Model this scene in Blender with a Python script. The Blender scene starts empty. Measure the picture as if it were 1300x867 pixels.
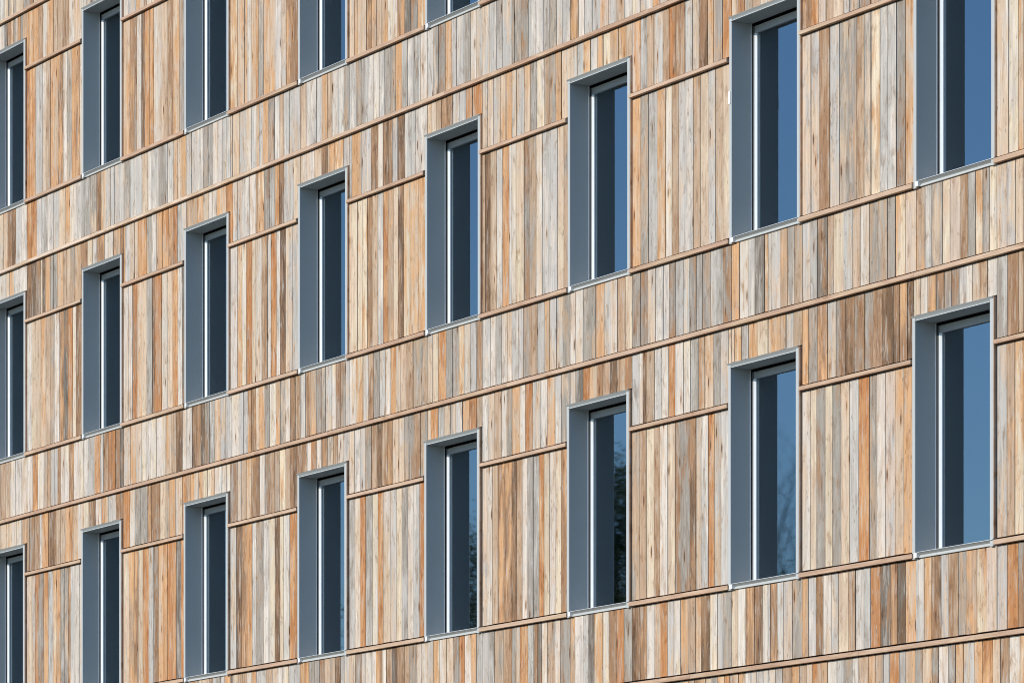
import bpy, bmesh, math, random
from mathutils import Vector
C = bpy.context.scene.collection
scene = bpy.context.scene

# ------------------------------------------------------------------ camera
CAM = Vector((0.0, -21.534, 1.65))
RC, FS = 0.505068, 0.863080          # direction of the wall in the camera's right / forward axes
FPX = 5200.0                          # focal length in pixels of the 1300 px wide photograph
cd = bpy.data.cameras.new('camera'); cam = bpy.data.objects.new('camera', cd); C.objects.link(cam)
cam.location = CAM
cam.rotation_euler = (math.pi/2, 0, math.asin(FS))
cd.sensor_width = 36.0; cd.lens = FPX/1300*36
cd.shift_y = (1309-433.5)/1300        # shift lens: verticals stay parallel
cd.clip_start = 0.5; cd.clip_end = 5000
scene.camera = cam

# ------------------------------------------------------------------ sky, sun, exposure
SUN_EL = math.radians(24.0); SUN_AZ = math.radians(2.0)   # azimuth from the wall's normal, towards its left
w = bpy.data.worlds.new('World'); scene.world = w; w.use_nodes = True
nt = w.node_tree; bg = nt.nodes['Background']
sky = nt.nodes.new('ShaderNodeTexSky'); sky.sky_type = 'NISHITA'; sky.sun_disc = False
sky.sun_elevation = SUN_EL
to_sun = Vector((-math.sin(SUN_AZ)*math.cos(SUN_EL), -math.cos(SUN_AZ)*math.cos(SUN_EL), math.sin(SUN_EL)))
sky.sun_rotation = math.atan2(to_sun.x, to_sun.y)
sky.air_density = 1.0; sky.dust_density = 0.0; sky.ozone_density = 5.0
nt.links.new(sky.outputs[0], bg.inputs[0]); bg.inputs[1].default_value = 0.15
sd = bpy.data.lights.new('sun', 'SUN'); so = bpy.data.objects.new('sun', sd); C.objects.link(so)
sd.energy = 3.35; sd.angle = math.radians(0.5); sd.color = (1.0, 0.945, 0.845)
so.rotation_euler = to_sun.to_track_quat('Z', 'Y').to_euler(); so.location = (-30, -60, 40)
vs = scene.view_settings; vs.view_transform = 'Standard'; vs.look = 'None'; vs.exposure = 0.24; vs.gamma = 1.0
scene.cycles.filter_width = 1.0

# ------------------------------------------------------------------ small helpers
def lin(c):
    return tuple(((v/255)/12.92 if v/255 <= 0.04045 else ((v/255+0.055)/1.055)**2.4) for v in c)

def project(x, y, z):
    dx, dy, dz = x-CAM.x, y-CAM.y, z-CAM.z
    r = dx*RC+dy*FS; f = -dx*FS+dy*RC
    return 650+FPX*r/f, 1309-FPX*dz/f

def u_of(px, y=0.028):
    a = (px-650)/FPX
    return CAM.x+(a*RC-FS)/(a*FS+RC)*(y-CAM.y)

class MB:
    def __init__(s): s.v = []; s.f = []; s.col = []; s.alt = []; s.seed = []; s.c = (.5,.5,.5); s.a = (.5,.5,.5); s.s = 0.0; s.m = []; s.mi = 0
    def add(s, vs_, fs_):
        b = len(s.v); s.v += vs_
        for f in fs_:
            s.f.append([b+i for i in f]); s.col.append(s.c); s.alt.append(s.a); s.seed.append(s.s); s.m.append(s.mi)
    def box(s, x0, x1, y0, y1, z0, z1):
        s.add([(x0,y0,z0),(x1,y0,z0),(x1,y1,z0),(x0,y1,z0),(x0,y0,z1),(x1,y0,z1),(x1,y1,z1),(x0,y1,z1)],
              [(0,3,2,1),(4,5,6,7),(0,1,5,4),(1,2,6,5),(2,3,7,6),(3,0,4,7)])
    def prism_z(s, poly, z0, z1, skew=(0,0)):       # poly: (x, y) anticlockwise seen from above
        n = len(poly)
        s.add([(x,y,z0) for x,y in poly]+[(x+skew[0],y+skew[1],z1) for x,y in poly],
              [tuple(range(n-1,-1,-1)), tuple(range(n,2*n))]+[(i,(i+1)%n,n+(i+1)%n,n+i) for i in range(n)])
    def prism_x(s, poly, x0, x1):                   # poly: (y, z)
        n = len(poly)
        s.add([(x0,y,z) for y,z in poly]+[(x1,y,z) for y,z in poly],
              [tuple(range(n-1,-1,-1)), tuple(range(n,2*n))]+[(i,(i+1)%n,n+(i+1)%n,n+i) for i in range(n)])
    def mesh(s, name, mats, wood=False):
        me = bpy.data.meshes.new(name); me.from_pydata(s.v, [], s.f)
        for m in (mats if isinstance(mats, (list, tuple)) else [mats]): me.materials.append(m)
        me.polygons.foreach_set('material_index', s.m)
        if wood:
            for nm, data in (('tint', s.col), ('stain', s.alt)):
                at = me.attributes.new(nm, 'FLOAT_COLOR', 'FACE')
                flat = []
                for c in data: flat += [c[0], c[1], c[2], 1.0]
                at.data.foreach_set('color', flat)
            at = me.attributes.new('seed', 'FLOAT', 'FACE'); at.data.foreach_set('value', s.seed)
        bm = bmesh.new(); bm.from_mesh(me); bmesh.ops.recalc_face_normals(bm, faces=bm.faces); bm.to_mesh(me); bm.free()
        return me

def link(name, me, parent=None, loc=None):
    o = bpy.data.objects.new(name, me); C.objects.link(o)
    if parent: o.parent = parent
    if loc: o.location = loc
    return o

# ------------------------------------------------------------------ materials
def newmat(name):
    m = bpy.data.materials.new(name); m.use_nodes = True
    n = m.node_tree.nodes; return m, n, m.node_tree.links, n['Principled BSDF']

def math_node(n, l, op, a, b=None, clamp=False):
    q = n.new('ShaderNodeMath'); q.operation = op; q.use_clamp = clamp
    for i, v in enumerate((a, b)):
        if v is None: continue
        if isinstance(v, (int, float)): q.inputs[i].default_value = v
        else: l.new(v, q.inputs[i])
    return q.outputs[0]

def ramp(n, l, src, p0, p1, c0=0.0, c1=1.0):
    q = n.new('ShaderNodeMapRange'); q.inputs[1].default_value = p0; q.inputs[2].default_value = p1
    q.inputs[3].default_value = c0; q.inputs[4].default_value = c1; l.new(src, q.inputs[0]); return q.outputs[0]

def mixc(n, l, fac, a, b, mode='MIX'):
    q = n.new('ShaderNodeMix'); q.data_type = 'RGBA'; q.blend_type = mode
    for s_, v in ((q.inputs[0], fac), (q.inputs[6], a), (q.inputs[7], b)):
        if isinstance(v, (int, float)): s_.default_value = v
        elif isinstance(v, tuple): s_.default_value = (*v, 1)
        else: l.new(v, s_)
    return q.outputs[2]

def wood_material(name, strength=1.0, ax=(0, 2)):
    m, n, l, p = newmat(name)
    tint = n.new('ShaderNodeAttribute'); tint.attribute_name = 'tint'
    stain = n.new('ShaderNodeAttribute'); stain.attribute_name = 'stain'
    seed = n.new('ShaderNodeAttribute'); seed.attribute_name = 'seed'
    geo = n.new('ShaderNodeNewGeometry')
    sep = n.new('ShaderNodeSeparateXYZ'); l.new(geo.outputs['Position'], sep.inputs[0])
    def coords(sx, sz, k):
        cx = math_node(n, l, 'MULTIPLY', sep.outputs[ax[0]], sx)
        cz = math_node(n, l, 'ADD', math_node(n, l, 'MULTIPLY', sep.outputs[ax[1]], sz), math_node(n, l, 'MULTIPLY', seed.outputs['Fac'], k))
        cy = math_node(n, l, 'MULTIPLY', seed.outputs['Fac'], k*1.7)
        q = n.new('ShaderNodeCombineXYZ'); l.new(cx, q.inputs[0]); l.new(cy, q.inputs[1]); l.new(cz, q.inputs[2]); return q.outputs[0]
    def noise(vec, detail=3, rough=.55, dist=0):
        q = n.new('ShaderNodeTexNoise'); q.inputs['Scale'].default_value = 1; q.inputs['Detail'].default_value = detail
        q.inputs['Roughness'].default_value = rough; q.inputs['Distortion'].default_value = dist; l.new(vec, q.inputs['Vector']); return q.outputs[0]
    weather = noise(coords(8, 1.5, 37), 4, .62, .5)        # long drifts between fresh and weathered colour
    streak = noise(coords(34, 1.3, 61), 4, .65, .3)       # streaks of grain
    grain = noise(coords(120, 5, 23), 3, .6)
    blotch = noise(coords(15, 4.5, 91), 5, .68, .8)
    c = mixc(n, l, ramp(n, l, weather, .47, .62), tint.outputs['Color'], stain.outputs['Color'])
    c = mixc(n, l, ramp(n, l, streak, .32, .68, 0, 1), mixc(n, l, 1.0, c, (.80,.765,.73), 'MULTIPLY'), mixc(n, l, 1.0, c, (1.09,1.09,1.08), 'MULTIPLY'))
    c = mixc(n, l, ramp(n, l, grain, .3, .7, 0, 1), mixc(n, l, 1.0, c, (.86,.84,.82), 'MULTIPLY'), mixc(n, l, 1.0, c, (1.07,1.07,1.07), 'MULTIPLY'))
    c = mixc(n, l, ramp(n, l, blotch, .53, .68, 0, .9*strength), c, mixc(n, l, 1.0, c, (.62,.53,.45), 'MULTIPLY'))
    grey = noise(coords(30, 3.2, 133), 4, .65, .5)
    c = mixc(n, l, ramp(n, l, grey, .54, .66, 0, .55*strength), c, lin((184,176,166)))
    # knots: sparse dark eyes with a warm ring, stretched along the plank
    vo = n.new('ShaderNodeTexVoronoi'); vo.inputs['Scale'].default_value = 1; l.new(coords(9.5, 1.9, 311), vo.inputs['Vector'])
    sepc = n.new('ShaderNodeSeparateColor'); l.new(vo.outputs['Color'], sepc.inputs[0])
    on = math_node(n, l, 'GREATER_THAN', sepc.outputs[0], .42)
    ring = math_node(n, l, 'MULTIPLY', ramp(n, l, vo.outputs['Distance'], .26, .10, 0, .6*strength), on)
    eye = math_node(n, l, 'MULTIPLY', ramp(n, l, vo.outputs['Distance'], .13, .07, 0, .95*strength), on)
    c = mixc(n, l, ring, c, mixc(n, l, 1.0, c, (.86,.60,.40), 'MULTIPLY'))
    c = mixc(n, l, eye, c, (.10,.055,.03))
    v2 = n.new('ShaderNodeTexVoronoi'); v2.inputs['Scale'].default_value = 1; l.new(coords(24, 7.5, 517), v2.inputs['Vector'])
    s2 = n.new('ShaderNodeSeparateColor'); l.new(v2.outputs['Color'], s2.inputs[0])
    speck = math_node(n, l, 'MULTIPLY', ramp(n, l, v2.outputs['Distance'], .20, .10, 0, .5*strength), math_node(n, l, 'GREATER_THAN', s2.outputs[1], .84))
    c = mixc(n, l, speck, c, (.11,.07,.045))
    l.new(c, p.inputs['Base Color'])
    p.inputs['Roughness'].default_value = .8; p.inputs['Specular IOR Level'].default_value = .2
    b = n.new('ShaderNodeBump'); b.inputs['Strength'].default_value = .35; b.inputs['Distance'].default_value = .003
    l.new(streak, b.inputs['Height']); l.new(b.outputs[0], p.inputs['Normal'])
    return m

M_wood = wood_material('weathered_timber')
M_strip = wood_material('cover_strip_timber', .35, (2, 0))

def plain(name, col, rough=.5, metal=0.0, spec=.5, var=.06, scale=6.0):
    m, n, l, p = newmat(name)
    geo = n.new('ShaderNodeNewGeometry')
    q = n.new('ShaderNodeTexNoise'); q.inputs['Scale'].default_value = scale; q.inputs['Detail'].default_value = 4
    l.new(geo.outputs['Position'], q.inputs['Vector'])
    c = mixc(n, l, q.outputs[0], tuple(v*(1-var) for v in col), tuple(v*(1+var) for v in col))
    l.new(c, p.inputs['Base Color']); p.inputs['Roughness'].default_value = rough; p.inputs['Metallic'].default_value = metal
    p.inputs['Specular IOR Level'].default_value = spec
    return m

M_frame = plain('grey_coated_metal', (.46,.47,.46), .5, .0, .12, .05, 3)
M_sash = plain('grey_sash_metal', (.15,.155,.16), .45, .1)
M_rail = plain('light_grey_rail_metal', (.46,.46,.45), .5, 0, .3)
M_bead_glint = plain('glint_white_aluminium', (.80,.81,.81), .35, .1)  # near-white base colour stands in for the sun glint on the beads
M_edge_highlight = plain('painted_edge_highlight', (.56,.57,.56), .4, .1)  # paler than the frame: bright highlight on the metal bends put into the colour
M_white = plain('white_plastic', (.85,.85,.85), .4)
M_gasket = plain('black_rubber', (.012,.012,.014), .6)
M_membrane = plain('dark_membrane', (.008,.005,.004), .9)
M_concrete = plain('grey_concrete', (.10,.097,.09), .9, 0, .2, .15, 2)
M_bark = plain('grey_brown_bark', (.055,.045,.035), .9, 0, .2, .3, 4)

def leaf_mat():
    m, n, l, p = newmat('evergreen_leaf')
    tr = n.new('ShaderNodeBsdfTranslucent'); mx = n.new('ShaderNodeMixShader'); mx.inputs[0].default_value = .4
    geo = n.new('ShaderNodeNewGeometry'); q = n.new('ShaderNodeTexNoise'); q.inputs['Scale'].default_value = 2.5; l.new(geo.outputs['Position'], q.inputs['Vector'])
    c = mixc(n, l, ramp(n, l, q.outputs[0], .4, .6), (.07,.10,.045), (.14,.17,.07))
    l.new(c, p.inputs['Base Color']); l.new(c, tr.inputs['Color']); p.inputs['Roughness'].default_value = .5
    l.new(p.outputs[0], mx.inputs[1]); l.new(tr.outputs[0], mx.inputs[2]); l.new(mx.outputs[0], n['Material Output'].inputs['Surface']); return m
M_leaf = leaf_mat()

def glass_mat():
    m, n, l, p = newmat('coated_glass'); n.remove(p)
    out = n['Material Output']
    gl = n.new('ShaderNodeBsdfGlossy'); gl.inputs['Roughness'].default_value = 0.02; gl.inputs['Color'].default_value = (.74,.89,1.0,1)
    tr = n.new('ShaderNodeBsdfTransparent'); tr.inputs['Color'].default_value = (.55,.66,.68,1)
    fr = n.new('ShaderNodeFresnel'); fr.inputs['IOR'].default_value = 3.3
    geo = n.new('ShaderNodeNewGeometry')
    q = n.new('ShaderNodeTexNoise'); q.inputs['Scale'].default_value = 1.4; q.inputs['Detail'].default_value = 1
    l.new(geo.outputs['Position'], q.inputs['Vector'])
    b = n.new('ShaderNodeBump'); b.inputs['Strength'].default_value = .02; b.inputs['Distance'].default_value = .01; l.new(q.outputs[0], b.inputs['Height'])
    l.new(b.outputs[0], gl.inputs['Normal'])
    mx = n.new('ShaderNodeMixShader'); l.new(fr.outputs[0], mx.inputs[0]); l.new(tr.outputs[0], mx.inputs[1]); l.new(gl.outputs[0], mx.inputs[2])
    l.new(mx.outputs[0], out.inputs['Surface']); return m
M_glass = glass_mat()

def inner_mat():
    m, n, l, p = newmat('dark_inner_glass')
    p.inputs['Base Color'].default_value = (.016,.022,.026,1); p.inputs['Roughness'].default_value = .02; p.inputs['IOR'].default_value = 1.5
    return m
M_inner = inner_mat()

def ground_mat():
    m, n, l, p = newmat('ground_grass_and_gravel')
    geo = n.new('ShaderNodeNewGeometry')
    q = n.new('ShaderNodeTexNoise'); q.inputs['Scale'].default_value = .3; q.inputs['Detail'].default_value = 8; l.new(geo.outputs['Position'], q.inputs['Vector'])
    c = mixc(n, l, ramp(n, l, q.outputs[0], .4, .6), (.03,.04,.018), (.06,.055,.04))
    l.new(c, p.inputs['Base Color']); p.inputs['Roughness'].default_value = .95; return m
M_ground = ground_mat()

# ------------------------------------------------------------------ ground
g = MB(); g.box(-1500, 1500, -1500, 1500, -.5, 0)
o = link('ground', g.mesh('ground', M_ground)); o['kind'] = 'structure'
g = MB(); g.box(-60, -18, -6, 0.02, .004, .12)
o = link('pavement', g.mesh('pavement', M_concrete)); o['kind'] = 'structure'

# ------------------------------------------------------------------ the building
PITCH = 2.982; U7 = -28.572
COLS = list(range(-1, 9))
def UR(i): return U7-PITCH*(7-i)                  # inner right edge of the window opening in column i
H = 3.3; BASE = {k: 5.108+H*k for k in range(-1, 4)}
X0, X1 = -54.7, -23.9
ZTOP = 18.32
OL, OR = -1.142, 0.048                            # outer edges of a window surround
Z_SILL = .80; Z_MID = 2.53; Z_WTOP = 2.91
YW = .028                                         # face of the boards; surrounds and strips stand at y = 0

bld = bpy.data.objects.new('timber_clad_building', None); C.objects.link(bld)
bld.location = ((X0+X1)/2, 7, 0)
bld['label'] = 'building facade of weathered vertical timber boards with deep grey metal framed windows'
bld['category'] = 'building'
OFF = Vector(bld.location)
def part(name, mb_or_mesh, mats=None, wood=False, parent=None, loc=None):
    me = mb_or_mesh.mesh(name, mats, wood) if isinstance(mb_or_mesh, MB) else mb_or_mesh
    o = link(name, me, parent or bld)
    if parent is None or parent is bld:
        o.location = Vector(loc or (0,0,0))-OFF
    elif loc: o.location = loc
    return o

# backing wall behind the boards, with openings at the windows
b = MB(); YB0, YB1 = .056, .42
b.box(X0, X1, YB0, YB1, .0, BASE[-1]+Z_SILL)
for k in BASE:
    zt = BASE[k]+Z_WTOP-.03
    znext = BASE[k+1]+Z_SILL-.03 if k+1 in BASE else ZTOP
    b.box(X0, X1, YB0, YB1, zt, znext)
    z0, z1 = BASE[k]+Z_SILL-.03, zt
    if k == -1: b.box(X0, X1, YB0, YB1, BASE[k]+Z_SILL, zt); continue
    edges = [X0]
    for i in COLS: edges += [UR(i)-1.12, UR(i)+.02]
    edges.append(X1)
    for a in range(0, len(edges), 2): b.box(edges[a], edges[a+1], YB0, YB1, z0, z1)
part('wall', b, M_membrane)
b = MB(); b.box(X0+.01, X1-.01, .43, 14, .0, ZTOP-.01); part('building_core', b, M_concrete)
b = MB(); b.box(X0-.05, X1+.05, -.02, 14.05, ZTOP, ZTOP+.15); part('roof', b, M_frame)
b = MB(); b.box(X0, X1, .0, .055, .0, BASE[-1]-.055); part('plinth', b, M_concrete)

# ---- windows (built once, then copied with shared meshes)
W = -1.10; ZT = 2.87
jl = MB(); jl.prism_z([(OL,.003),(OL+.003,0),(W-.004,0),(W,.004),(W,.23),(OL,.23)], .75, Z_WTOP-.002)
jr = MB(); jr.prism_z([(0,.004),(.004,0),(OR-.003,0),(OR,.003),(OR,.23),(0,.23)], .75, Z_WTOP-.002)
hd = MB(); hd.prism_x([(-.016,Z_WTOP+.001),(.060,Z_WTOP+.001),(.229,Z_WTOP-.004),(.229,ZT),(.020,ZT),(.020,ZT+.007),(-.014,Z_WTOP-.002)], OL-.002, OR+.002)
dr = MB(); dr.box(W-.008, .006, -.006, .0195, ZT-.002, ZT+.004)  # thin pale strip painted as the highlight along the head's lower bend
bo = MB(); bo.box(W+.001, -.001, .032, .26, .772, .797)
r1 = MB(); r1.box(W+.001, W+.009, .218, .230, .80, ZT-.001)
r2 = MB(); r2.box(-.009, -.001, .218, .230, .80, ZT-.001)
st1 = MB(); st1.prism_z([(W+.013,.240),(W+.033,.240),(W+.033,.31),(W+.013,.31)], .80, 2.845)
st2 = MB(); st2.prism_z([(-.033,.244),(-.017,.244),(-.017,.31),(-.033,.31)], .80, 2.845)
ra1 = MB(); ra1.box(W+.033, -.033, .246, .31, 2.778, 2.845)
ra2 = MB(); ra2.box(W+.033, -.033, .246, .31, .80, .86)
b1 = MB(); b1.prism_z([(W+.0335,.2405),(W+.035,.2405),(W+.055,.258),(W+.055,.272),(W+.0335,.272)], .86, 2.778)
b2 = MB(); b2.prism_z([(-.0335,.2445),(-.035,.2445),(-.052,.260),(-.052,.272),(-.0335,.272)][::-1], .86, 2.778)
ga = MB()
ga.box(W+.001, -.001, .312, .34, .79, 2.868)
pn = MB(); pn.box(W+.040, -.040, .271, .277, .855, 2.782)
ip = MB(); ip.box(W+.040, -.040, .292, .300, .855, 2.782)
si = MB(); si.prism_x([(-.008,.8035),(.05,.808),(.05,.752),(.012,.757),(.012,.761),(.026,.782)], W+.046, OR+.003)
sl = MB(); sl.box(W+.046, OR+.003, -.011, .004, .804, .809)  # thin pale strip painted as the highlight along the sill's front bend
ec = MB(); ec.box(W+.004, W+.045, -.015, .02, .760, .803)
eb = MB(); eb.c = tuple(v*.8 for v in lin((205,175,150))); eb.a = eb.c; eb.s = .37; eb.box(OR+.0006, OR+.009, .004, .05, Z_SILL+.019, Z_WTOP-.003)
window_parts = [('edge_batten', eb.mesh('edge_batten', M_wood, True))]+[(nm, mb_.mesh(nm, mt_)) for nm, mb_, mt_ in (('jamb', jl, M_frame), ('jamb', jr, M_frame), ('head', hd, M_frame), ('drip_edge_highlight', dr, M_edge_highlight),
    ('sill_board', bo, M_frame), ('reveal_return', r1, M_bead_glint), ('reveal_return', r2, M_bead_glint), ('sash_stile', st1, M_sash), ('sash_stile', st2, M_sash),
    ('sash_rail', ra1, M_rail), ('sash_rail', ra2, M_rail), ('glazing_bead', b1, M_bead_glint), ('glazing_bead', b2, M_bead_glint), ('gasket', ga, M_gasket),
    ('pane', pn, M_glass), ('inner_pane', ip, M_inner), ('sill', si, M_frame), ('sill_edge_highlight', sl, M_edge_highlight), ('end_cap', ec, M_white))]
rw = random.Random(5)
windows = {}
for k in BASE:
    if k < 0: continue
    for i in COLS:
        wo = bpy.data.objects.new('window', None); C.objects.link(wo); wo.parent = bld
        dx = {1: .0, 0: -.018}.get(k, 0.0)
        wo.location = Vector((UR(i)+dx, 0, BASE[k]))-OFF
        windows[(k, i)] = wo
        for nm, me in window_parts:
            q = link(nm, me, wo)
            if nm == 'inner_pane': q.rotation_euler = (math.radians(rw.uniform(-.06,.06)), 0, math.radians(rw.uniform(-.06,.06)))
t = MB(); t.box(OL-.004, W-.010, -.008, .001, 2.085, 2.205)
o = link('white_tag', t.mesh('white_tag', M_white), windows[(1, 6)]); o['label'] = 'small white tag stuck to the left edge of a window surround'

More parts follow.
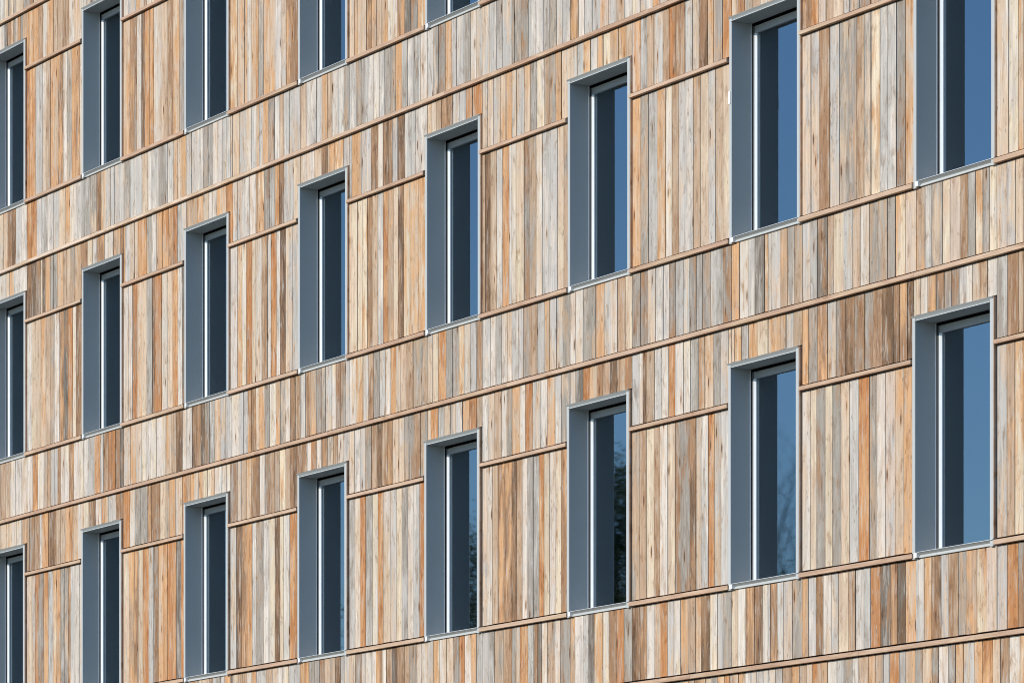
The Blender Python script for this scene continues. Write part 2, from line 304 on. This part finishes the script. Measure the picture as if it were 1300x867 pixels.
# ---- boards: sequences read along each row: (left px, offset, "x code x code ... x")
PAL = {'w': (230,218,205), 'g': (204,198,191), 'G': (173,164,153), 'D': (133,123,112), 't': (222,196,169), 'T': (200,170,141),
       'y': (233,214,186), 'o': (223,174,126), 'O': (200,138,86), 'b': (172,134,101), 'B': (128,101,77), 'p': (218,195,176)}
DATA = {
('S',2): [(0,"0 t 38 b 80 g 110 w 140 O 185 g 240 g 300 t 330 o 355 w 390 g 430 G 490 b 512 t 535 g 580 g 625 G 660 g 720 t 750 w 770 g 805 G 850 w 880 t 920 o 950 g 1000 g 1030 G 1080 w 1130 g 1180 t 1215 g 1250 t 1275 g 1299"),
          (325,"0 t 15 g 35 o 62 G 92 g 118 T 140 g 168 g 193 g 222 T 255 w 278 g 305 g 332 o 362 T 385 w 415 g 445 G 478 g 508 G 570 g 597 w 625 g 652 G 683 G 708 o 740 g 800 g 833 w 866 g 900 G 960 o 992 g 1018 g 1055 G 1090 w 1117 g 1150 t 1187 g 1222 g 1250 g 1299"),
          (650,"0 G 10 G 45 G 82 g 120 g 158 G 190 G 225 g 290 b 335 w 367 g 405 g 447 p 490 g 530 T 570 g 612 w 650 g 680 w 715 o 750 t 790")],
('U',2): [(0,"145 o 195 b 218 w 238 o 270 T 315 T 350 w 375 t 400 w 415")],
('P',2): [(0,"150 o 180 g 215 t 232 T 255 o 295 b 320 w 340 G 365 o 385 b 405 t 420 t 440"),(0,"632 t 660 b 695 w 718 B 735 o 780 w 815 T 850 b 880 o 910 G 940"),
          (0,"1170 o 1205 t 1240 o 1255 w 1275 t 1300"),(325,"0 o 12 G 38 o 70 t 98 w 130 t 152 b 190 b 220"),
          (325,"468 t 497 o 515 t 560 b 587 T 637 T 670 w 695 t 718 b 755 D 785 b 820 o 850")],
('U',1): [(0,"0 w 30 t 70 w 140 B 185 b 205 t 215 B 230 o 255 G 290 o 320 T 355 T 410 b 445 y 470 w 490 b 530 w 575 T 612 b 635 g 660 t 700 o 745 G 770 w 795 o 855 b 880 O 900 g 950 T 1000 o 1030 t 1060 w 1100 o 1150 O 1182 g 1230 w 1299"),
          (325,"0 b 10 o 42 G 95 o 118 b 140 g 192 t 255 w 295 T 333 b 362 o 398 o 443 g 485 o 533 g 583 b 620 w 645 b 692 g 718 B 755 g 810 w 862 o 890 t 915 T 940 b 1000 g 1035 g 1065 O 1097 O 1155 t 1205 g 1240 t 1268 o 1299"),
          (650,"0 t 22 g 60 o 92 G 125 y 165 T 190 G 222 o 250 t 290 t 330 g 362 o 398 g 432 T 462 y 497 T 540 o 578 T 612 p 652 G 685 T 720 g 765 T 797 O 833 b 878 g 915 t 948 b 993 o 1023 G 1068 o 1110 t 1140 O 1180 T 1220 T 1260 t 1299"),
          (975,"178 b 220 o 257 p 293 T 332 t 385 w 413 G 520 T 560 g 600 b 650")],
('P',1): [(0,"135 w 160 t 182 t 208 t 232 T 275 w 302 b 322 D 345 O 368 w 385 b 412 T 430"),(0,"630 w 673 O 695 t 722 t 745 G 772 b 787 O 820 w 850 t 875 O 902 w 925 D 948"),
          (0,"1175 w 1205 o 1228 y 1250 O 1280 t 1299"),(325,"0 w 28 b 57 w 75 O 103 w 122 B 150 t 185 g 222"),
          (325,"470 t 515 y 565 b 590 T 618 g 645 O 670 T 697 t 722 B 752 y 782 t 825 o 862"),(325,"1140 T 1165 B 1190 T 1222 w 1250 o 1285 w 1299"),
          (650,"0 y 20 t 60 b 88 T 122 t 153 g 193 g 230 t 262 T 290"),(650,"600 o 652 G 693 g 738 o 780 w 810 T 845 g 877 g 920 T 955 t 997 g 1033 T 1072 t 1115"),
          (975,"165 t 217 t 260 b 312 g 362 G 410 T 487 G 522 y 568 g 608 g 650 G 695 t 745"),(975,"1160 t 1222 y 1270 t 1299")],
('S',1): [(0,"0 T 52 w 110 w 165 o 190 w 222 T 257 g 292 b 310 w 350 b 375 w 425 g 450 g 480 O 510 g 525 b 550 O 585 b 610 D 632 t 662 o 690 t 720 w 767 w 822 t 868 T 895 b 925 w 975 b 1020 B 1040 G 1090 t 1118 g 1177 w 1215 g 1257 b 1299"),
          (325,"0 t 15 o 45 G 68 w 100 T 122 G 148 w 173 b 222 g 250 b 275 T 305 G 353 g 385 w 405 b 430 T 455 g 478 w 508 o 542 t 570 T 597 G 628 g 655 w 683 O 710 t 760 T 797 T 830 G 862 t 895 t 925 O 965 G 1030 o 1057 t 1087 g 1120 b 1150 g 1190 w 1217 G 1247 w 1275 t 1299"),
          (650,"0 g 57 T 127 g 165 T 190 g 225 t 257 G 290 w 360 G 425 o 467 g 500 w 535 T 573 t 607 G 690 t 728 g 768 w 797 b 830 g 870 g 902 G 935 G 1008 g 1072 b 1110 o 1153 w 1200 g 1232 D 1282 o 1299"),
          (975,"0 t 15 g 62 T 100 G 135 T 172 g 212 G 250 D 300 T 333 t 382 g 430 T 468 w 515 G 558 T 605 G 645 o 697 p 740 T 797 g 830 G 885 t 923 p 978 b 1015 G 1053 o 1090 G 1125 y 1165 t 1213 g 1255 t 1299")],
('U',0): [(0,"0 t 60 w 110 T 150 b 200 w 215 o 245 b 285 T 330 o 370 t 420 y 450 b 485 w 515 o 550 g 590 b 630 O 660 w 685 G 750 b 790 b 812 t 840 T 860 o 890 t 925 O 950 o 985 t 1030 y 1070 o 1090 w 1110 w 1150 w 1175 b 1205 t 1225 T 1250 o 1275 b 1299"),
          (325,"0 b 18 w 45 G 70 T 95 T 118 y 150 T 172 b 192 b 225 b 258 w 280 O 307 w 332 b 362 G 392 b 415 w 443 g 473 t 500 w 528 g 555 T 585 T 612 B 640 b 668 b 693 t 725 t 752 G 802 b 835 G 862 t 888 O 925 G 955 t 985 G 1013 w 1048 T 1080 O 1120 T 1150 w 1177 t 1210 T 1245 w 1272 G 1299"),
          (650,"0 o 40 w 68 O 105 g 143 w 180 o 218 g 250 G 290 t 322 D 360 O 390 t 430 b 462 T 500 B 533 T 573 O 607 g 645 w 665 b 680 T 722 g 760 w 795 O 828 w 870 w 905 g 947 O 978 t 1022 G 1060 g 1100 t 1130 o 1165 G 1200 o 1245 y 1299"),
          (975,"0 t 18 o 65 o 90 g 130 T 170 o 205 G 250 b 300 t 345 b 390 B 440 G 490 G 532 b 582 B 635 b 668 b 705 B 738 t 775 w 808 o 852 D 893 T 930 G 968 w 1005 w 1038 t 1075 T 1113 w 1158 G 1215 b 1272 T 1299")],
('P',0): [(0,"145 t 178 O 195 G 222 o 245 g 270 o 308 G 345 b 358 g 380 w 425"),(0,"620 t 655 o 680 b 702 t 725 O 755 g 780 b 803 o 850 O 895 D 918 O 945"),
          (0,"1165 g 1200 B 1225 b 1255 o 1280 g 1299"),(325,"0 G 37 w 65 y 95 b 120 y 140 w 170 O 218"),
          (325,"465 g 502 t 530 O 557 G 590 y 618 o 645 t 682 g 712 y 740 G 770 w 800 g 830 O 862"),(325,"1130 t 1172 w 1200 T 1228 b 1265 b 1299"),
          (650,"0 b 22 T 52 w 78 G 107 G 137 O 162 t 190 w 222 y 248 b 290"),(650,"595 T 648 T 680 y 720 T 750 w 790 t 828 b 857 G 903 b 933 t 960 w 995 O 1025 t 1060 g 1110"),
          (975,"160 t 215 t 245 G 290 y 328 G 370 t 413 g 460 O 513 G 553 w 595 p 645 t 690 o 745"),(975,"1160 g 1213 T 1253 o 1299")],
('S',0): [(325,"0 g 52 T 85 t 107 w 165 g 218 o 268 G 322 b 345 T 375 G 402 b 428 g 472 t 505 b 535 t 557 w 587 w 608 b 640 w 660 b 690 B 718 b 752 T 778 G 812 t 862 g 900 o 930 w 965 t 1000 G 1030 O 1058 w 1093 o 1118 g 1182 G 1210 T 1257 T 1299"),
          (650,"0 G 20 t 40 o 80 g 110 b 130 D 150 w 178 T 217 t 245 G 287 T 318 w 360 g 388 D 418 o 460 w 490 b 530 O 567 G 607 B 650 b 683 w 723 T 753 O 790 g 822 w 855 o 893 T 930 t 960 B 1005 y 1042 g 1070 G 1105 t 1147 w 1187 b 1230 b 1270 w 1299"),
          (975,"0 g 10 b 45 g 78 t 122 G 168 o 203 g 242 b 280 w 322 g 355 t 407 T 443 g 487 g 520 O 570 D 622 b 657 B 697 o 742 g 793 o 830 b 878 g 917 T 965 G 1005 T 1060 o 1110 p 1165 g 1215 O 1270 b 1299")],
('U',-1): [(975,"0 w 37 g 72 T 120 o 158 T 195 t 225 O 270 T 302 w 348 g 385 T 427 w 460 T 510 o 545 T 585 g 617 o 665 g 697 T 745 G 783 t 832 b 865 w 913 G 950 o 992 t 1045 t 1088 O 1140 t 1178 T 1222 w 1278 o 1299")],
}
for lst in (DATA[('U',0)],):      # rows seen in the upper strip between windows one and two
    pass
MIX = {('S',2): 'gggggwwGGGttToo', ('S',1): 'ggwwGGttTToobO', ('U',1): 'oobbttTTwwgGyO', ('U',0): 'oobbttTTwwgGBO', 'def': 'ggwwGGtttTTyoobbOpD'}
rnd = random.Random(11)

def pieces(zone, k, xa, xb):
    """board edges and codes between world xa and xb"""
    known = []
    for ox, s in DATA.get((zone, k), []):
        tk = s.split()
        for j in range(0, len(tk)-2, 2):
            a, c, e = u_of(ox+float(tk[j])/4), tk[j+1], u_of(ox+float(tk[j+2])/4)
            known.append([a, e, c])
    known.sort()
    out = []; x = xa
    mix = MIX.get((zone, k), MIX['def'])
    kn = [q for q in known if q[1] > xa+.02 and q[0] < xb-.02]
    def fill(p, q):
        while q-p > .001:
            wd = rnd.choice((.078,.09,.1,.112,.125))*rnd.uniform(.93,1.07)
            if q-p-wd < .06: wd = q-p
            out.append([p, p+wd, rnd.choice(mix)]); p += wd
    for a, e, c in kn:
        a = max(a, x); e = min(e, xb)
        if a-x > .05: fill(x, a); x = a
        if e-x < .012: continue
        out.append([x, e, c]); x = e
    if xb-x > .05: fill(x, xb)
    elif out: out[-1][1] = xb
    # merge slivers
    res = []
    for q in out:
        if res and (q[1]-q[0] < .035): res[-1][1] = q[1]
        else: res.append(q)
    if len(res) > 1 and res[0][1]-res[0][0] < .035:
        res[1][0] = res[0][0]; res.pop(0)
    fin = []
    for a, e, c in res:           # very wide readings are two boards of one tone
        if e-a > .20: m_ = (a+e)/2+rnd.uniform(-.02,.02); fin += [[a, m_, c], [m_, e, c]]
        else: fin.append([a, e, c])
    return fin

GAIN = 0.82
SAT = 0.95                         # photograph's sunlit value -> board's own colour
def jit(c, s=.075, h=.008):
    k_ = 1+rnd.uniform(-s, s)
    l_ = lin(c); y_ = sum(l_)/3; l_ = tuple(y_+(v-y_)*SAT for v in l_)
    return tuple(max(.01, min(.85, v*GAIN*k_*(1+rnd.uniform(-h, h)))) for v in l_)
ALT = {'w': 'ttggy', 'g': 'wwGtt', 'G': 'gtTb', 'D': 'Gb', 't': 'wgoy', 'T': 'tGob', 'y': 'wto', 'o': 'tOyT', 'O': 'obTo', 'b': 'TGBo', 'B': 'bD', 'p': 'tgo'}

planks = []      # (area in px, x0, x1, z0, z1, code)
def panel(zone, k, xa, xb, z0, z1):
    if xb-xa < .03: return
    for a, e, c in pieces(zone, k, xa, xb): planks.append((zone, k, a, e, z0, z1, c))
TH = .041        # height of a cover strip
for k in BASE:
    B = BASE[k]; zs0, zs1 = B+.019, B+Z_SILL-TH-.010
    cuts = [X0]
    for i in COLS: cuts += [UR(i)+OL, UR(i)+OR]
    cuts.append(X1)
    top = (BASE[k+1] if k+1 in BASE else ZTOP)-TH-.010 if k+1 in BASE else ZTOP-.01
    if k == -1:
        panel('U', k, X0, X1, zs0, top); continue
    for j in range(len(cuts)-1):
        xa, xb = cuts[j], cuts[j+1]
        panel('S', k, xa, xb, zs0, zs1)
        if j % 2 == 1: panel('U', k, xa, xb, B+Z_WTOP+.014, top)
        else:
            panel('U', k, xa, xb, B+Z_MID+.019, top)
            panel('P', k, xa, xb, B+Z_SILL+.019, B+Z_MID-.046)

def area(q):
    _, _, a, e, z0, z1, _ = q
    xl, yl0 = project(a, YW, z0); xr, yr0 = project(e, YW, z0); _, yl1 = project(a, YW, z1)
    xl_, xr_ = max(0, xl), min(1300, xr); ya, yb = max(0, yl1), min(867, yl0)
    if xr_ <= xl_ or yb <= ya: return 0
    return (xr_-xl_)*(yb-ya)
order = sorted(range(len(planks)), key=lambda n_: -area(planks[n_]))
single = set(order[:300])

def put_plank(mb, q, ox=0, oz=0):
    zone, k, a, e, z0, z1, c = q
    mb.c = jit(PAL[c]); mb.a = jit(PAL[rnd.choice(ALT[c])]); mb.s = rnd.random()
    gl = rnd.choice((.003,.004,.0055,.0065,.008,.009)); gr = rnd.choice((.0008,.0015,.0025,.0035))
    d = YW+rnd.uniform(-.0025,.0025); x0, x1 = a+gl-ox, e-gr-ox; ch = .0018
    back = YW+.022
    mb.prism_z([(x0,d+ch),(x0+ch,d),(x1-ch,d+rnd.uniform(0,.0008)),(x1,d+ch),(x1,back),(x0,back)], z0+rnd.uniform(0,.004)-oz, z1-oz)
rest = MB()
for n_, q in enumerate(planks):
    if n_ in single:
        mb = MB(); ox = (q[2]+q[3])/2; put_plank(mb, q, ox, q[4])
        part('plank', mb, M_wood, True, None, (ox, 0, q[4]))
    else: put_plank(rest, q)
o = part('planks', rest, M_wood, True); o['kind'] = 'stuff'

# ---- horizontal cover strips
strips = 0
def strip(xa, xb, ztop, h=TH, col=None, y0=-.015):
    mb = MB(); px, py = project((xa+xb)/2, 0, ztop)
    base = col or rnd.choice(((216,181,154),(209,174,148),(220,188,162),(203,167,141)))
    mb.c = jit(base, .04); mb.a = jit((218,188,158), .04); mb.s = rnd.random()
    oz = ztop-h; ox = (xa+xb)/2; x0, x1 = xa-ox, xb-ox; c_ = .002
    jy = rnd.uniform(-.0012,.0012)
    mb.prism_x([(y0+jy,c_),(y0+jy+c_,0),(.055,0),(.055,h),(y0+jy+c_,h),(y0+jy,h-c_)][::-1], x0, x1)
    part('cover_strip', mb, M_strip, True, None, (ox, 0, oz))
for k in BASE:
    B = BASE[k]
    xs = [X0]
    x = X0+rnd.uniform(1, 3)
    while x < X1-1.5: xs.append(x); x += rnd.uniform(2.6, 4.2)
    xs.append(X1)
    for a, e in zip(xs[:-1], xs[1:]):
        col = None
        pxm = project((a+e)/2, 0, B)[0]
        if k == 2 and pxm < 420: col = (234,210,188)
        strip(a+.001, e-.001, B, TH, col)
    if k == -1: continue
    edges = [X0]
    for i in COLS: edges += [UR(i)+OL, UR(i)+OR]
    edges.append(X1)
    for j in range(0, len(edges), 2):
        strip(edges[j]+(.003 if j else 0), edges[j+1]-.004, B+Z_SILL, TH)
        strip(edges[j]+(.003 if j else 0), edges[j+1]-.022, B+Z_MID, .036)

# ------------------------------------------------------------------ trees opposite the facade (seen mirrored in the panes)
def tube(mb, p, q, r0, r1, sides=5):
    d = (q-p).normalized(); a = d.orthogonal().normalized(); b_ = d.cross(a)
    v = []
    for c_, r in ((p, r0), (q, r1)):
        for s_ in range(sides):
            t_ = 2*math.pi*s_/sides; w_ = c_+(a*math.cos(t_)+b_*math.sin(t_))*r; v.append(tuple(w_))
    mb.add(v, [(s_, (s_+1) % sides, sides+(s_+1) % sides, sides+s_) for s_ in range(sides)])
def branch(mb, rr, p, d, L, r, depth, tips):
    n_ = 3; cur = p
    for s_ in range(n_):
        d = (d+Vector((rr.gauss(0,.12), rr.gauss(0,.12), rr.gauss(.04,.08)))).normalized()
        nx = cur+d*L/n_; r2 = r*(.88)
        tube(mb, cur, nx, r, r2, 6 if depth > 3 else 3); cur = nx; r = r2
        if depth > 0 and s_ > 0 and rr.random() < .75:
            side = (d+Vector((rr.gauss(0,.75), rr.gauss(0,.75), rr.gauss(.15,.4)))).normalized()
            branch(mb, rr, cur, side, L*rr.uniform(.5,.75), r*.55, depth-1, tips)
    if depth > 0:
        for _ in range(2):
            side = (d+Vector((rr.gauss(0,.5), rr.gauss(0,.5), rr.gauss(.1,.25)))).normalized()
            branch(mb, rr, cur, side, L*rr.uniform(.6,.82), r*.68, depth-1, tips)
    else: tips.append(cur)
def bare_tree(x, y, h, seed, label):
    rr = random.Random(seed)
    t_ = bpy.data.objects.new('bare_tree', None); C.objects.link(t_); t_.location = (x, y, 0)
    t_['label'] = label; t_['category'] = 'tree'; t_['group'] = 'bare trees opposite the facade'
    tr = MB(); p = Vector((0,0,0)); top = Vector((rr.uniform(-.3,.3), rr.uniform(-.3,.3), h*.3))
    tube(tr, p, top, h*.018, h*.013, 10)
    link('trunk', tr.mesh('trunk', M_bark), t_)
    cr = MB(); tips = []
    for _ in range(4):
        d = Vector((rr.gauss(0,.45), rr.gauss(0,.45), 1)).normalized()
        branch(cr, rr, top, d, h*.22, h*.013, 6, tips)
    me = cr.mesh('crown', M_bark); link('crown', me, t_)
def evergreen(x, y, h, r, seed, label):
    rr = random.Random(seed)
    t_ = bpy.data.objects.new('evergreen_tree', None); C.objects.link(t_); t_.location = (x, y, 0)
    t_['label'] = label; t_['category'] = 'tree'; t_['group'] = 'evergreen trees opposite the facade'
    tr = MB(); tube(tr, Vector((0,0,0)), Vector((0,0,h*.9)), h*.02, .03, 8); link('trunk', tr.mesh('trunk', M_bark), t_)
    cr = MB()
    clumps = []
    for _ in range(90):
        z = h*rr.uniform(.12, 1); rad = r*math.sqrt(max(0, 1-(z/h)**2.2))*rr.uniform(.3, 1); an = rr.uniform(0, 6.283)
        clumps.append(Vector((rad*math.cos(an), rad*math.sin(an), z)))
    for c_ in clumps:
        for _ in range(420):
            q = c_+Vector((rr.gauss(0,.42), rr.gauss(0,.42), rr.gauss(0,.36)))
            a = Vector((rr.gauss(0,1), rr.gauss(0,1), rr.gauss(0,1))).normalized(); b_ = a.orthogonal().normalized()
            s_ = rr.uniform(.035,.07)
            cr.add([tuple(q-a*s_), tuple(q+b_*s_*.45), tuple(q+a*s_), tuple(q-b_*s_*.45)], [(0,1,2,3)])
    me = bpy.data.meshes.new('crown'); me.from_pydata(cr.v, [], cr.f); me.materials.append(M_leaf)
    link('crown', me, t_)
def mirror_xy(px, t_):       # where something seen mirrored at photograph column px stands, t_ metres along the view
    a = (px-650)/FPX; return (a*RC-FS)*t_, -((a*FS+RC)*t_-21.8)
x, y = mirror_xy(1000, 90); bare_tree(x, y, 16.0, 3, 'tall bare tree mirrored in the second lower window from the right')
x, y = mirror_xy(815, 96); bare_tree(x, y, 15.0, 8, 'bare tree standing just behind the tallest evergreen, mirrored in the lower middle window')
x, y = mirror_xy(640, 99); bare_tree(x, y, 15.2, 21, 'bare tree mirrored in the lower window fourth from the right')
x, y = mirror_xy(1190, 95); bare_tree(x, y, 12.6, 12, 'smaller bare tree mirrored at the foot of the rightmost lower window')
x, y = mirror_xy(770, 88); evergreen(x, y, 13.6, 2.8, 4, 'tallest dark evergreen tree mirrored in the lower middle window')
x, y = mirror_xy(560, 92); evergreen(x, y, 13.0, 3.2, 6, 'broad dark evergreen tree mirrored low in the window left of the middle')
x, y = mirror_xy(985, 100); evergreen(x, y, 12.4, 2.6, 9, 'dark evergreen tree behind the tall bare tree, mirrored at the foot of a window')
print('planks', len(planks))
